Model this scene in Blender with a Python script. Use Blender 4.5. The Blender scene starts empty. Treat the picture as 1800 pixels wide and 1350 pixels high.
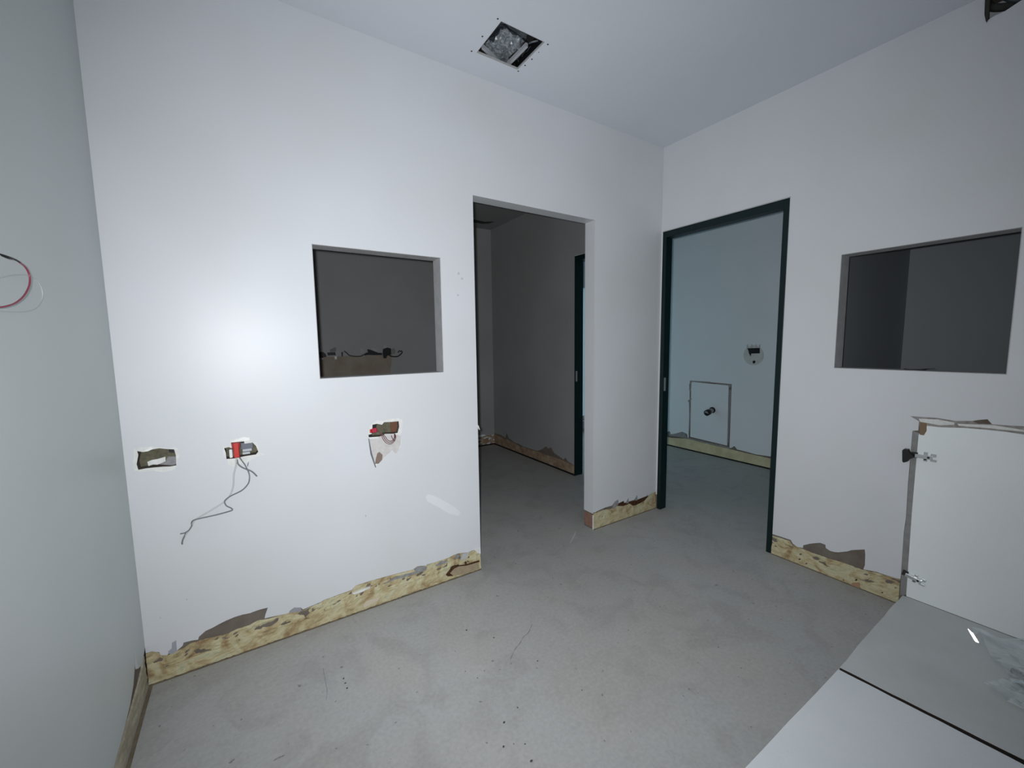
import bpy, bmesh, math, random
from mathutils import Vector, Matrix, Euler, noise
from mathutils.geometry import tessellate_polygon
S = bpy.context.scene
COL = S.collection
random.seed(7)

# ------------------------------------------------------------------ camera
F = 721.32
CAM = Vector((-2.6284, -2.0140, 1.3104))
ROT = Euler((1.4699, 0.0133, -0.5743), 'XYZ')
cd = bpy.data.cameras.new('camera'); cam = bpy.data.objects.new('camera', cd); COL.objects.link(cam)
cam.location = CAM; cam.rotation_euler = ROT
cd.sensor_width = 36; cd.lens = F / 1800 * 36; cd.clip_start = 0.01
S.camera = cam
RM = ROT.to_matrix()

# ------------------------------------------------------------------ sky (dull daylight outside the far window)
W = bpy.data.worlds.new('overcast_sky'); S.world = W; W.use_nodes = True
bg = W.node_tree.nodes['Background']
bg.inputs[0].default_value = (0.50, 0.80, 0.92, 1); bg.inputs[1].default_value = 1.5

# ------------------------------------------------------------------ the phone's flash, 3 cm beside the lens, and soft room light
def lamp(name, kind, loc, energy, color=(1, 1, 1), **k):
    l = bpy.data.lights.new(name, kind); l.energy = energy; l.color = color
    for a, b in k.items(): setattr(l, a, b)
    o = bpy.data.objects.new(name, l); COL.objects.link(o); o.location = loc
    return o
fl = lamp('flash_lamp', 'SPOT', CAM + RM @ Vector((-0.030, 0.018, 0)), 172, (0.94, 0.97, 1.0),
          spot_size=math.radians(137), spot_blend=1.0, shadow_soft_size=0.012)
fl.rotation_euler = ROT
S.view_settings.view_transform = 'Standard'; S.view_settings.look = 'None'
S.view_settings.gamma = 1; S.view_settings.use_curve_mapping = False
S.view_settings.exposure = 0.0
S.cycles.max_bounces = 10; S.cycles.diffuse_bounces = 6; S.cycles.transparent_max_bounces = 12

# ------------------------------------------------------------------ dimensions (metres)
L, H, T, TB = 3.03, 2.692, 0.0908, 0.0992
YF, XF, YR = 2.5, 1.736, -3.25
A1, A2, AZ = -1.5635, -0.670, 2.094
W1, W2, WZ1, WZ2 = -2.3578, -1.7575, 1.158, 1.7495
B1, B2, BZ = -0.0138, -0.8528, 2.10
V1, V2, VZ1, VZ2 = -1.1096, -1.7049, 1.151, 1.7415
D1, D2 = 0.952, 0.115
YP = -0.955
SK = 0.0025                                  # thickness of the paint and plaster skin

def at(u, v, ax, val):
    r = RM @ Vector(((u - 900) / F, -(v - 675) / F, -1))
    i = 'xyz'.index(ax)
    return CAM + r * ((val - CAM[i]) / r[i])

# ------------------------------------------------------------------ materials
def mat(name, base, rough=0.6, spec=0.5, noise_amt=0.0, noise_scale=8, base2=None, bump=0.0, bump_scale=60,
        metallic=0.0, ramp=None, detail=6, coat=0.0, dist=0.0):
    m = bpy.data.materials.new(name); m.use_nodes = True
    nt = m.node_tree; N = nt.nodes; b = N['Principled BSDF']
    b.inputs['Base Color'].default_value = (*base, 1); b.inputs['Roughness'].default_value = rough
    b.inputs['Specular IOR Level'].default_value = spec; b.inputs['Metallic'].default_value = metallic
    b.inputs['Coat Weight'].default_value = coat
    g = N.new('ShaderNodeNewGeometry')
    if base2 or ramp:
        n = N.new('ShaderNodeTexNoise'); n.inputs['Scale'].default_value = noise_scale; n.inputs['Detail'].default_value = detail
        n.inputs['Roughness'].default_value = 0.6; n.inputs['Distortion'].default_value = dist
        nt.links.new(g.outputs['Position'], n.inputs['Vector'])
        r = N.new('ShaderNodeValToRGB')
        e = r.color_ramp.elements
        if ramp:
            e[0].position, e[0].color = ramp[0][0], (*ramp[0][1], 1)
            e[1].position, e[1].color = ramp[-1][0], (*ramp[-1][1], 1)
            for p, c in ramp[1:-1]:
                x = e.new(p); x.color = (*c, 1)
        else:
            e[0].position, e[0].color = 0.35, (*base, 1); e[1].position, e[1].color = 0.7, (*base2, 1)
        nt.links.new(n.outputs['Fac'], r.inputs['Fac']); nt.links.new(r.outputs['Color'], b.inputs['Base Color'])
    if bump:
        n2 = N.new('ShaderNodeTexNoise'); n2.inputs['Scale'].default_value = bump_scale; n2.inputs['Detail'].default_value = 4
        nt.links.new(g.outputs['Position'], n2.inputs['Vector'])
        bp = N.new('ShaderNodeBump'); bp.inputs['Strength'].default_value = bump; bp.inputs['Distance'].default_value = 0.002
        nt.links.new(n2.outputs['Fac'], bp.inputs['Height']); nt.links.new(bp.outputs['Normal'], b.inputs['Normal'])
    return m

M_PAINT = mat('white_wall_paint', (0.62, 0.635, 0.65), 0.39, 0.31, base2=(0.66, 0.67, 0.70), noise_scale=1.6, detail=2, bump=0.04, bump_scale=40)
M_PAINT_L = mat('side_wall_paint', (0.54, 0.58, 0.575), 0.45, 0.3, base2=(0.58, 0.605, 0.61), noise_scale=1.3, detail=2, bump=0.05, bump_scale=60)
M_CEIL = mat('ceiling_paint', (0.66, 0.69, 0.74), 0.7, 0.3, base2=(0.70, 0.72, 0.77), noise_scale=1.2, detail=2, bump=0.2, bump_scale=120)
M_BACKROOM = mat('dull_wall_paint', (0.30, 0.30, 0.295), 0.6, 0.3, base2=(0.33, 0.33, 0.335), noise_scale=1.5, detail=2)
M_CORE = mat('bare_plasterboard_core', (0.14, 0.115, 0.095), 0.9, 0.1, base2=(0.19, 0.165, 0.14), noise_scale=12)
M_PLASTER = mat('grey_plaster_edge', (0.42, 0.42, 0.42), 0.85, 0.2, base2=(0.5, 0.5, 0.5), noise_scale=20, bump=0.4, bump_scale=150)
M_WHITEPL = mat('torn_white_plaster', (0.66, 0.66, 0.63), 0.9, 0.1, base2=(0.78, 0.78, 0.76), noise_scale=60, bump=0.8, bump_scale=200)
M_GREYPL = mat('torn_grey_plaster', (0.22, 0.22, 0.22), 0.9, 0.1, base2=(0.33, 0.33, 0.33), noise_scale=60, bump=0.6, bump_scale=200)
M_BROWN = mat('torn_brown_paper', (0.115, 0.085, 0.068), 0.9, 0.1, base2=(0.16, 0.125, 0.10), noise_scale=30)
M_DARKBROWN = mat('dark_rust_gap', (0.05, 0.022, 0.012), 0.9, 0.1, base2=(0.09, 0.045, 0.025), noise_scale=60)
GLUE = [(0.26, (0.20, 0.12, 0.06)), (0.38, (0.35, 0.26, 0.14)), (0.48, (0.48, 0.41, 0.24)), (0.58, (0.54, 0.50, 0.33)), (0.66, (0.44, 0.44, 0.28)), (0.76, (0.68, 0.67, 0.56))]
M_GLUE = mat('yellow_flooring_adhesive', (0.5, 0.4, 0.2), 0.75, 0.3, ramp=GLUE, noise_scale=13, detail=12, bump=1.0, bump_scale=120, dist=0.8)
M_GLUE_D = mat('brown_adhesive', (0.3, 0.2, 0.1), 0.8, 0.2, ramp=[(0.3, (0.20, 0.13, 0.09)), (0.55, (0.33, 0.25, 0.17)), (0.75, (0.42, 0.36, 0.26))], noise_scale=12, detail=8, bump=0.8, bump_scale=100)
M_GLUE_L = mat('smooth_yellow_adhesive', (0.4, 0.3, 0.2), 0.8, 0.2, ramp=[(0.3, (0.46, 0.42, 0.26)), (0.7, (0.62, 0.58, 0.38))], noise_scale=10, detail=6, bump=0.5)
M_GREEN = mat('dark_green_frame_paint', (0.0025, 0.013, 0.014), 0.45, 0.3)
M_BLACK = mat('black_plastic', (0.006, 0.006, 0.007), 0.5, 0.4)
M_DARK = mat('dark_cavity', (0.045, 0.045, 0.042), 0.8, 0.1)
M_OLIVE = mat('olive_back_box', (0.16, 0.15, 0.10), 0.8, 0.2, base2=(0.09, 0.085, 0.06), noise_scale=50)
M_RED = mat('red_plastic', (0.50, 0.025, 0.018), 0.4, 0.5)
M_WINE = mat('dark_red_wire', (0.11, 0.02, 0.025), 0.4, 0.5)
M_LOOPRED = mat('wine_red_cable', (0.22, 0.035, 0.06), 0.3, 0.5)
M_GREYW = mat('grey_cable', (0.16, 0.18, 0.185), 0.45, 0.5)
M_WHITEW = mat('white_wire', (0.52, 0.53, 0.53), 0.45, 0.5)
M_METAL = mat('zinc_metal', (0.38, 0.40, 0.42), 0.5, 0.5, metallic=0.6)
M_CHROME = mat('bright_hinge_metal', (0.75, 0.77, 0.78), 0.25, 0.5, metallic=0.85)
M_SLATE = mat('grey_connector', (0.13, 0.14, 0.17), 0.5, 0.4)
M_BOARD = mat('pale_grey_board', (0.72, 0.75, 0.765), 0.7, 0.25, base2=(0.77, 0.79, 0.81), noise_scale=2.5, detail=3, bump=0.25, bump_scale=150)
M_BOARD2 = mat('dusty_grey_board', (0.54, 0.555, 0.545), 0.7, 0.25, base2=(0.61, 0.625, 0.63), noise_scale=3, detail=4, bump=0.3, bump_scale=150)
M_PANEL = mat('white_hatch_board', (0.80, 0.83, 0.83), 0.55, 0.3, base2=(0.84, 0.87, 0.87), noise_scale=2.5, detail=2, bump=0.2, bump_scale=120)
M_WOOD = mat('raw_wood', (0.22, 0.15, 0.10), 0.8, 0.2)
M_FILL = mat('fresh_filler', (0.74, 0.75, 0.78), 0.3, 0.5)
M_CHIP = mat('dark_grit', (0.07, 0.07, 0.065), 0.8, 0.2)
M_DIRT = mat('brown_joint_dirt', (0.20, 0.165, 0.115), 0.9, 0.1, base2=(0.12, 0.095, 0.07), noise_scale=20)
M_SHADOWGAP = mat('dark_gap_shade_and_nail_hole', (0.03, 0.026, 0.022), 0.9, 0.1)  # painted shade of the gap between the boards, also the nail holes

def floor_mat():
    m = bpy.data.materials.new('grey_screed'); m.use_nodes = True
    nt = m.node_tree; N = nt.nodes; Lk = nt.links.new; b = N['Principled BSDF']
    b.inputs['Roughness'].default_value = 0.62; b.inputs['Specular IOR Level'].default_value = 0.35
    g = N.new('ShaderNodeNewGeometry')
    def nz(scale, det, dist=0.0):
        n = N.new('ShaderNodeTexNoise'); n.inputs['Scale'].default_value = scale; n.inputs['Detail'].default_value = det
        n.inputs['Distortion'].default_value = dist; Lk(g.outputs['Position'], n.inputs['Vector']); return n
    def rmp(src, pts):
        r = N.new('ShaderNodeValToRGB'); e = r.color_ramp.elements
        e[0].position, e[0].color = pts[0][0], (*pts[0][1], 1); e[1].position, e[1].color = pts[1][0], (*pts[1][1], 1)
        Lk(src, r.inputs['Fac']); return r
    def mix(a, c, mode='MULTIPLY', fac=1.0):
        x = N.new('ShaderNodeMixRGB'); x.blend_type = mode; x.inputs[0].default_value = fac
        Lk(a, x.inputs[1]); Lk(c, x.inputs[2]); return x.outputs[0]
    big = rmp(nz(1.1, 4, 0.6).outputs['Fac'], [(0.35, (0.37, 0.37, 0.36)), (0.65, (0.41, 0.41, 0.40))])
    mid = rmp(nz(5, 8, 1.2).outputs['Fac'], [(0.36, (0.90, 0.897, 0.893)), (0.52, (1, 1, 1))])
    fine = rmp(nz(70, 4).outputs['Fac'], [(0.3, (0.90, 0.90, 0.90)), (0.7, (1.04, 1.04, 1.04))])
    dots = rmp(nz(38, 2).outputs['Fac'], [(0.25, (0.55, 0.55, 0.53)), (0.29, (1, 1, 1))])
    warm = rmp(nz(2.6, 3, 0.4).outputs['Fac'], [(0.4, (1.0, 1.0, 1.0)), (0.72, (1.01, 0.985, 0.95))])
    c = mix(big.outputs[0], mid.outputs[0]); c = mix(c, fine.outputs[0]); c = mix(c, dots.outputs[0]); c = mix(c, warm.outputs[0])
    Lk(c, b.inputs['Base Color'])
    bp = N.new('ShaderNodeBump'); bp.inputs['Strength'].default_value = 0.25; bp.inputs['Distance'].default_value = 0.002
    Lk(nz(120, 4).outputs['Fac'], bp.inputs['Height']); Lk(bp.outputs['Normal'], b.inputs['Normal'])
    return m
M_FLOOR = floor_mat()

def film_mat(name, tint, alpha, rough=0.08, gl=0.07):
    m = bpy.data.materials.new(name); m.use_nodes = True
    nt = m.node_tree; N = nt.nodes; N.remove(N['Principled BSDF'])
    out = N['Material Output']
    t = N.new('ShaderNodeBsdfTransparent'); g = N.new('ShaderNodeBsdfGlossy'); d = N.new('ShaderNodeBsdfDiffuse')
    t.inputs[0].default_value = (0.93, 0.96, 0.97, 1)
    g.inputs['Roughness'].default_value = rough; g.inputs[0].default_value = (1, 1, 1, 1); d.inputs[0].default_value = (*tint, 1)
    lw = N.new('ShaderNodeLayerWeight'); lw.inputs[0].default_value = 0.5
    p_ = N.new('ShaderNodeMath'); p_.operation = 'POWER'; p_.inputs[1].default_value = 3.0; nt.links.new(lw.outputs['Facing'], p_.inputs[0])
    fr = N.new('ShaderNodeMath'); fr.operation = 'MULTIPLY_ADD'; fr.inputs[1].default_value = 0.6; fr.inputs[2].default_value = gl; nt.links.new(p_.outputs[0], fr.inputs[0])
    m1 = N.new('ShaderNodeMixShader'); m1.inputs[0].default_value = alpha
    nt.links.new(t.outputs[0], m1.inputs[1]); nt.links.new(d.outputs[0], m1.inputs[2])
    m2 = N.new('ShaderNodeMixShader'); nt.links.new(fr.outputs[0], m2.inputs[0])
    nt.links.new(m1.outputs[0], m2.inputs[1]); nt.links.new(g.outputs[0], m2.inputs[2])
    nt.links.new(m2.outputs[0], out.inputs[0])
    return m
M_FILM = film_mat('clear_plastic_film', (0.36, 0.42, 0.46), 0.28, 0.16, 0.22)
M_FILM2 = film_mat('clear_bag_film', (0.72, 0.76, 0.78), 0.27, 0.14, 0.16)
M_GLASS = film_mat('window_glass', (0.5, 0.6, 0.6), 0.0, 0.0, 0.04)

# ------------------------------------------------------------------ mesh helpers
FR = {
    'A':    lambda u, v, d: Vector((u, d, v)),            # the big wall, depth into it
    'B':    lambda u, v, d: Vector((d, u, v)),            # the right wall
    'LW':   lambda u, v, d: Vector((-L - d, u, v)),
    'FAR':  lambda u, v, d: Vector((u, YF + d, v)),
    'BF':   lambda u, v, d: Vector((XF + d, u, v)),
    'CEIL': lambda u, v, d: Vector((u, v, H + d)),
    'FLOOR': lambda u, v, d: Vector((u, v, -d)),
    'P':    lambda u, v, d: Vector((u, YP + d, v)),
}
AX = {'A': ('y', 0.0, lambda p: (p.x, p.z)), 'B': ('x', 0.0, lambda p: (p.y, p.z)), 'LW': ('x', -L, lambda p: (p.y, p.z)),
      'FAR': ('y', YF, lambda p: (p.x, p.z)), 'BF': ('x', XF, lambda p: (p.y, p.z)), 'CEIL': ('z', H, lambda p: (p.x, p.y)),
      'FLOOR': ('z', 0.0, lambda p: (p.x, p.y))}
def tr(fr, pts, o=(0, 0), s=1.0):
    """crop pixels -> plane coordinates (metres) on a wall"""
    ax, val, f = AX[fr]
    return [f(at(o[0] + x * s, o[1] + y * s, ax, val)) for x, y in pts]

def link(name, bm, m, parent=None):
    bmesh.ops.recalc_face_normals(bm, faces=bm.faces[:])
    me = bpy.data.meshes.new(name); bm.to_mesh(me); bm.free()
    if m: me.materials.append(m)
    o = bpy.data.objects.new(name, me); COL.objects.link(o)
    if parent: o.parent = parent
    return o
def prism_bm(loops, d0, d1, fr, bm=None):
    f = FR[fr] if isinstance(fr, str) else fr
    bm = bm or bmesh.new()
    flat = [p for lp in loops for p in lp]
    tris = tessellate_polygon([[Vector((p[0], p[1], 0)) for p in lp] for lp in loops])
    a = [bm.verts.new(f(p[0], p[1], d0)) for p in flat]; b = [bm.verts.new(f(p[0], p[1], d1)) for p in flat]
    def face(vs):
        try: bm.faces.new(vs)
        except ValueError: pass
    for t in tris:
        face([a[i] for i in t]); face([b[i] for i in reversed(t)])
    k = 0
    for lp in loops:
        n = len(lp)
        for i in range(n):
            j = (i + 1) % n
            face([a[k + i], a[k + j], b[k + j], b[k + i]])
        k += n
    return bm
def prism(name, loops, d0, d1, fr, m, parent=None):
    return link(name, prism_bm(loops, d0, d1, fr), m, parent)
def rect(x0, y0, x1, y1): return [(x0, y0), (x1, y0), (x1, y1), (x0, y1)]
def box_bm(lo, hi, bm=None, bevel=0.0, rot=None, piv=None):
    bm = bm or bmesh.new()
    r = bmesh.ops.create_cube(bm, size=1)
    c = [(a + b) / 2 for a, b in zip(lo, hi)]; s = [b - a for a, b in zip(lo, hi)]
    for v in r['verts']:
        v.co = Vector((v.co.x * s[0] + c[0], v.co.y * s[1] + c[1], v.co.z * s[2] + c[2]))
    if bevel:
        es = list({e for v in r['verts'] for e in v.link_edges})
        bmesh.ops.bevel(bm, geom=es, offset=bevel, segments=2, affect='EDGES', profile=0.5)
    return bm
def box(name, lo, hi, m, parent=None, bevel=0.0): return link(name, box_bm(lo, hi, bevel=bevel), m, parent)
def spline(pts, n=8):
    P = [Vector(p) for p in pts]; out = []
    for i in range(len(P) - 1):
        p0, p1, p2, p3 = P[max(i - 1, 0)], P[i], P[i + 1], P[min(i + 2, len(P) - 1)]
        for k in range(n):
            t = k / n
            out.append(0.5 * ((2 * p1) + (p2 - p0) * t + (2 * p0 - 5 * p1 + 4 * p2 - p3) * t * t + (3 * p1 - p0 - 3 * p2 + p3) * t ** 3))
    out.append(P[-1]); return out
def tube_bm(pts, r, bm=None, seg=8, smooth=6, cap=True):
    bm = bm or bmesh.new()
    P = spline(pts, smooth) if smooth else [Vector(p) for p in pts]
    rings = []; nrm = None
    for i, p in enumerate(P):
        t = (P[min(i + 1, len(P) - 1)] - P[max(i - 1, 0)]).normalized()
        if nrm is None:
            nrm = t.orthogonal().normalized()
        nrm = (nrm - t * nrm.dot(t)).normalized(); bn = t.cross(nrm)
        rr = r(i / (len(P) - 1)) if callable(r) else r
        rings.append([bm.verts.new(p + (nrm * math.cos(a) + bn * math.sin(a)) * rr) for a in [2 * math.pi * k / seg for k in range(seg)]])
    for A_, B_ in zip(rings, rings[1:]):
        for k in range(seg):
            f = bm.faces.new([A_[k], A_[(k + 1) % seg], B_[(k + 1) % seg], B_[k]]); f.smooth = True
    if cap:
        bm.faces.new(rings[0]); bm.faces.new(rings[-1][::-1])
    return bm
def tube(name, pts, r, m, parent=None, **k): return link(name, tube_bm(pts, r, **k), m, parent)
def struct(o): o['kind'] = 'structure'; return o
def tag(o, label, cat, group=None):
    o['label'] = label; o['category'] = cat
    if group: o['group'] = group
    return o
def empty(name, loc, label=None, cat=None, group=None):
    o = bpy.data.objects.new(name, None); COL.objects.link(o); o.location = loc; o.empty_display_size = 0.05
    if label: tag(o, label, cat, group)
    return o
def fix(root):
    """keep children where they were built, in world space"""
    mi = Matrix.Translation(root.location).inverted()
    for c in root.children: c.matrix_parent_inverse = mi
def rag(pts, amp=0.003, step=0.03):
    """a ragged version of an open polyline"""
    out = []
    for (x0, y0), (x1, y1) in zip(pts, pts[1:]):
        n = max(1, int(math.hypot(x1 - x0, y1 - y0) / step))
        for k in range(n):
            t = k / n
            dy = random.uniform(-amp, amp) if (k or out) else 0
            out.append((x0 + (x1 - x0) * t, y0 + (y1 - y0) * t + dy))
    out.append(pts[-1]); return out

# ------------------------------------------------------------------ floor and ceiling
floor = struct(prism('floor', [rect(-L - 0.15, YR - 0.1, XF + 0.15, YF + 0.15)], 0, 0.1, 'FLOOR', M_FLOOR))
CR = tr('CEIL', [(882, 37), (957, 75), (908, 122), (837, 92)])      # the square hole in the near ceiling
x0c, x1c, y0c, y1c = -1.609, -1.372, -0.386, -0.158
FH = tr('CEIL', [(815, 379), (828, 384), (840, 387), (852, 389.5), (869, 389), (860, 392.5), (848, 393), (835, 391), (815, 388)])
ceiling = struct(prism('ceiling', [rect(-L - 0.1, YR - 0.1, XF + 0.1, YF + 0.1), rect(x0c, y0c, x1c, y1c), FH], 0, 0.009, 'CEIL', M_CEIL))
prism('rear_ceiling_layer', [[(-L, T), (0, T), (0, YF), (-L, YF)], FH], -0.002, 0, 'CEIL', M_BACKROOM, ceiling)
roof = struct(box('ceiling_slab', (-L - 0.15, YR - 0.1, H + 0.28), (XF + 0.15, YF + 0.15, H + 0.4), M_DARK))

# ------------------------------------------------------------------ big wall (back): core, paint skin, adhesive strip
O2, S2 = (200, 700), 0.2
O3, S3 = (540, 640), 0.17778
h1 = tr('A', [(205, 465), (250, 472), (300, 462), (340, 450), (400, 440), (470, 447), (530, 450), (545, 500), (550, 590), (500, 600), (430, 603), (350, 610), (280, 618), (215, 630), (200, 580), (215, 500)], O2, S2)
r1 = tr('A', [(175, 440), (240, 430), (330, 425), (400, 430), (470, 440), (530, 430), (560, 440), (577, 500), (560, 560), (550, 600), (535, 630), (440, 650), (330, 640), (240, 650), (180, 635), (165, 580), (175, 520)], O2, S2)
h2 = tr('A', [(970, 440), (1010, 430), (1040, 440), (1030, 390), (1145, 380), (1150, 400), (1220, 390), (1250, 420), (1270, 470), (1250, 495), (1150, 510), (1110, 520), (1060, 530), (990, 535), (985, 480)], O2, S2)
r2 = tr('A', [(960, 430), (1018, 416), (1024, 365), (1140, 340), (1190, 345), (1200, 380), (1260, 390), (1290, 480), (1330, 495), (1260, 512), (1180, 560), (1120, 575), (1050, 600), (1010, 590), (1000, 545), (960, 500)], O2, S2)
h3 = tr('A', [(645, 600), (690, 590), (740, 600), (760, 575), (830, 572), (905, 565), (910, 620), (895, 680), (850, 690), (780, 690), (740, 715), (680, 720), (610, 725), (605, 700), (640, 690), (620, 650), (645, 640)], O3, S3)
r3 = tr('A', [(635, 590), (690, 555), (740, 560), (800, 545), (860, 540), (900, 535), (945, 555), (940, 620), (940, 670), (920, 690), (930, 740), (930, 800), (905, 850), (880, 895), (840, 855), (790, 905), (740, 950), (680, 1000), (675, 1020), (655, 970), (630, 900), (615, 820), (606, 740), (598, 700), (610, 640)], O3, S3)
doorloop = lambda zl: None
coreA = [(-L, 0), (A1, 0), (A1, AZ), (A2, AZ), (A2, 0), (0, 0), (0, H), (-L, H)]
wall_back = struct(prism('wall_back', [coreA, rect(W1, WZ1, W2, WZ2), h1, h2, h3], SK, T - SK, 'A', M_CORE))
# lower edge of the paint, traced left to right
O4, S4 = (180, 1000), 0.2593
O5, S5 = (560, 900), 0.18889
O6, S6 = (1000, 780), 0.13333
eA = tr('A', [(287, 575), (335, 560), (385, 565), (395, 585), (440, 585), (470, 540), (500, 500), (505, 555), (545, 520), (550, 500), (610, 485), (648, 480), (655, 460), (700, 420), (745, 400), (790, 375), (840, 350), (900, 325), (950, 310), (1000, 300), (1040, 285), (1070, 275), (1122, 262), (1105, 310), (1100, 335), (1180, 318), (1265, 300), (1270, 285), (1300, 262), (1345, 262), (1360, 275), (1480, 225), (1500, 212), (1600, 175), (1690, 143)], O4, S4)
eA += tr('A', [(345, 686), (420, 660), (520, 630), (600, 608), (700, 580), (790, 558), (880, 535), (920, 505), (1000, 498), (1010, 488), (1100, 463), (1200, 430), (1260, 400), (1300, 385), (1390, 375), (1450, 352), (1500, 332)], O5, S5)
eA[0] = (-L, eA[0][1]); eA[-1] = (A1, eA[-1][1])
eP = tr('A', [(320, 905), (345, 905), (380, 885), (480, 840), (570, 815), (600, 770), (648, 735), (655, 785), (725, 752), (732, 780), (755, 770), (782, 715), (792, 762), (860, 740), (900, 675), (906, 735), (1030, 688), (1033, 662), (1045, 688), (1080, 658), (1150, 630)], O6, S6)
eP[0] = (A2, eP[0][1]); eP[-1] = (0, eP[-1][1])
skinA = [p for p in eA] + [(A1, AZ), (A2, AZ)] + eP + [(0, H), (-L, H)]
bmS = prism_bm([skinA, rect(W1, WZ1, W2, WZ2), r1, r2, r3], 0, SK, 'A')
link('paint_layer', bmS, M_PAINT, wall_back)
# reveal linings of the doorway and of the window opening
def lining(name, fr, loop_in, d0, d1, th, m, parent, closed=True):
    x0, y0, x1, y1 = loop_in
    bm = bmesh.new(); f = FR[fr]
    segs = [rect(x0, y1 - th, x1, y1), rect(x0, y0, x0 + th, y1 - th), rect(x1 - th, y0, x1, y1 - th)]
    if closed: segs.append(rect(x0 + th, y0, x1 - th, y0 + th))
    for s in segs: prism_bm([s], d0, d1, fr, bm)
    return link(name, bm, m, parent)
lining('doorway_lining', 'A', (A1, 0.115, A2, AZ), 0.0, T, 0.002, M_PAINT, wall_back, closed=False)
box('corner_patch', (A2 - 0.0015, 0.002, 0.012), (A2 + 0.001, T, 0.105), mat('reddish_glue', (0.30, 0.17, 0.13), 0.8, base2=(0.22, 0.12, 0.09), noise_scale=40), wall_back)
box('corner_bead', (A2 - 0.003, -0.003, 0.0), (A2 + 0.003, 0.004, 0.105), M_WHITEPL, wall_back)
win1 = struct(lining('window_1', 'A', (W1, WZ1, W2, WZ2), -0.0005, T, 0.0025, M_PLASTER, None))
# back face of the big wall, seen from the rear room
prism('rear_paint_layer', [[(-L, 0.13), (A1, 0.13), (A1, AZ), (A2, AZ), (A2, 0.13), (0, 0.13), (0, H), (-L, H)], rect(W1, WZ1, W2, WZ2)], T - SK, T, 'A', M_BACKROOM, wall_back)

def strip(name, fr, top, z0, d_base, m, parent=None, amp=0.003, dx=0.008, seed=0.0, nz=14):
    """bumpy strip of adhesive following a traced top edge (list of (u, z))"""
    bm = bmesh.new(); f = FR[fr]
    us = [p[0] for p in top]; u0, u1 = us[0], us[-1]; sgn = 1 if u1 > u0 else -1
    n = max(2, int(abs(u1 - u0) / dx)); cols = []
    def zt(u):
        for (a, za), (b, zb) in zip(top, top[1:]):
            lo, hi = min(a, b), max(a, b)
            if lo - 1e-9 <= u <= hi + 1e-9: return za + (zb - za) * ((u - a) / (b - a) if abs(b - a) > 1e-9 else 0)
        return top[-1][1]
    for i in range(n + 1):
        u = u0 + (u1 - u0) * i / n; zz = zt(u); c = []
        for k in range(nz + 1):
            z = z0 + (zz - z0) * k / nz
            e = amp * (noise.noise(Vector((u * 18 + seed, z * 40, 3.1))) + 0.6 * noise.noise(Vector((u * 60, z * 110, seed))))
            edge = 1 if 0 < k < nz else 0.3
            jz = 0.003 * noise.noise(Vector((u * 90, 1.7, seed))) if k in (0, nz) else 0
            c.append(bm.verts.new(f(u, z + jz, d_base + e * edge)))
        cols.append(c)
    for a, b in zip(cols, cols[1:]):
        for k in range(nz): bm.faces.new([a[k], b[k], b[k + 1], a[k + 1]])
    # closed back and rim
    def back(c): return [bm.verts.new(v.co + (f(0, 0, 1) - f(0, 0, 0)) * 0.012) for v in (c[0], c[-1])]
    B = [back(c) for c in cols]
    for i in range(len(cols) - 1):
        bm.faces.new([cols[i][0], B[i][0], B[i + 1][0], cols[i + 1][0]]); bm.faces.new([cols[i][-1], cols[i + 1][-1], B[i + 1][1], B[i][1]])
    return link(name, bm, m, parent)

# baseboard strips where the coved skirting was torn off
tA = tr('A', [(287, 578), (335, 563), (385, 568), (400, 588), (440, 588), (470, 572), (545, 540), (600, 505), (648, 490), (720, 470), (790, 455), (850, 440), (920, 405), (985, 385), (1060, 350), (1100, 345), (1270, 298), (1350, 285), (1480, 228), (1500, 214), (1600, 178), (1690, 146)], O4, S4)
tA += [(u, z - 0.0015) for u, z in tr('A', [(345, 686), (420, 660), (520, 630), (600, 608), (700, 580), (790, 558), (880, 535), (920, 505), (1000, 498), (1010, 488), (1100, 463), (1200, 430), (1260, 400), (1300, 385), (1390, 375), (1450, 352), (1500, 332)], O5, S5)]
tA[0] = (-L, tA[0][1]); tA[-1] = (A1, tA[-1][1])
base_back = struct(empty('baseboard_back', (-2.3, 0, 0)))
strip('adhesive_strip', 'A', tA, 0.006, 0.0, M_GLUE, base_back, amp=0.007)
# second, prouder band low on the strip
tlow = [(u, max(0.02, z * 0.52)) for u, z in tA]
strip('adhesive_ridge', 'A', tlow, 0.004, -0.0045, M_GLUE, base_back, amp=0.004, seed=9, nz=8)
tP = tr('A', [(320, 915), (345, 915), (450, 875), (575, 856), (640, 820), (725, 822), (800, 790), (850, 822), (910, 800), (1000, 755), (1080, 662), (1150, 633)], O6, S6)
tP[0] = (A2 + 0.003, tP[0][1]); tP[-1] = (-0.001, tP[-1][1])
strip('adhesive_strip', 'A', tP, 0.006, 0.0, M_GLUE, base_back, amp=0.0035, seed=4)
strip('adhesive_ridge', 'A', [(u, z * 0.36) for u, z in tP], 0.003, -0.004, M_GLUE, base_back, amp=0.003, seed=14, nz=6)
def patch(name, fr, pts, o, s, m, parent, d0=-0.0015, d1=0.004):
    ob = prism(name, [tr(fr, pts, o, s)], d0, d1, fr, m, parent); return ob
patch('grey_patch', 'A', [(605, 668), (720, 604), (800, 578), (895, 552), (885, 530), (940, 503), (1005, 508), (1002, 535), (900, 570), (800, 600), (700, 627)], O5, S5, M_GREYPL, base_back, -0.006)
patch('grey_patch', 'A', [(1090, 497), (1140, 458), (1200, 450), (1180, 470), (1110, 497)], O5, S5, M_GREYPL, base_back, -0.006)
patch('grey_patch', 'A', [(1262, 430), (1280, 395), (1312, 395), (1290, 430)], O5, S5, M_GREYPL, base_back, -0.006)
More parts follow.
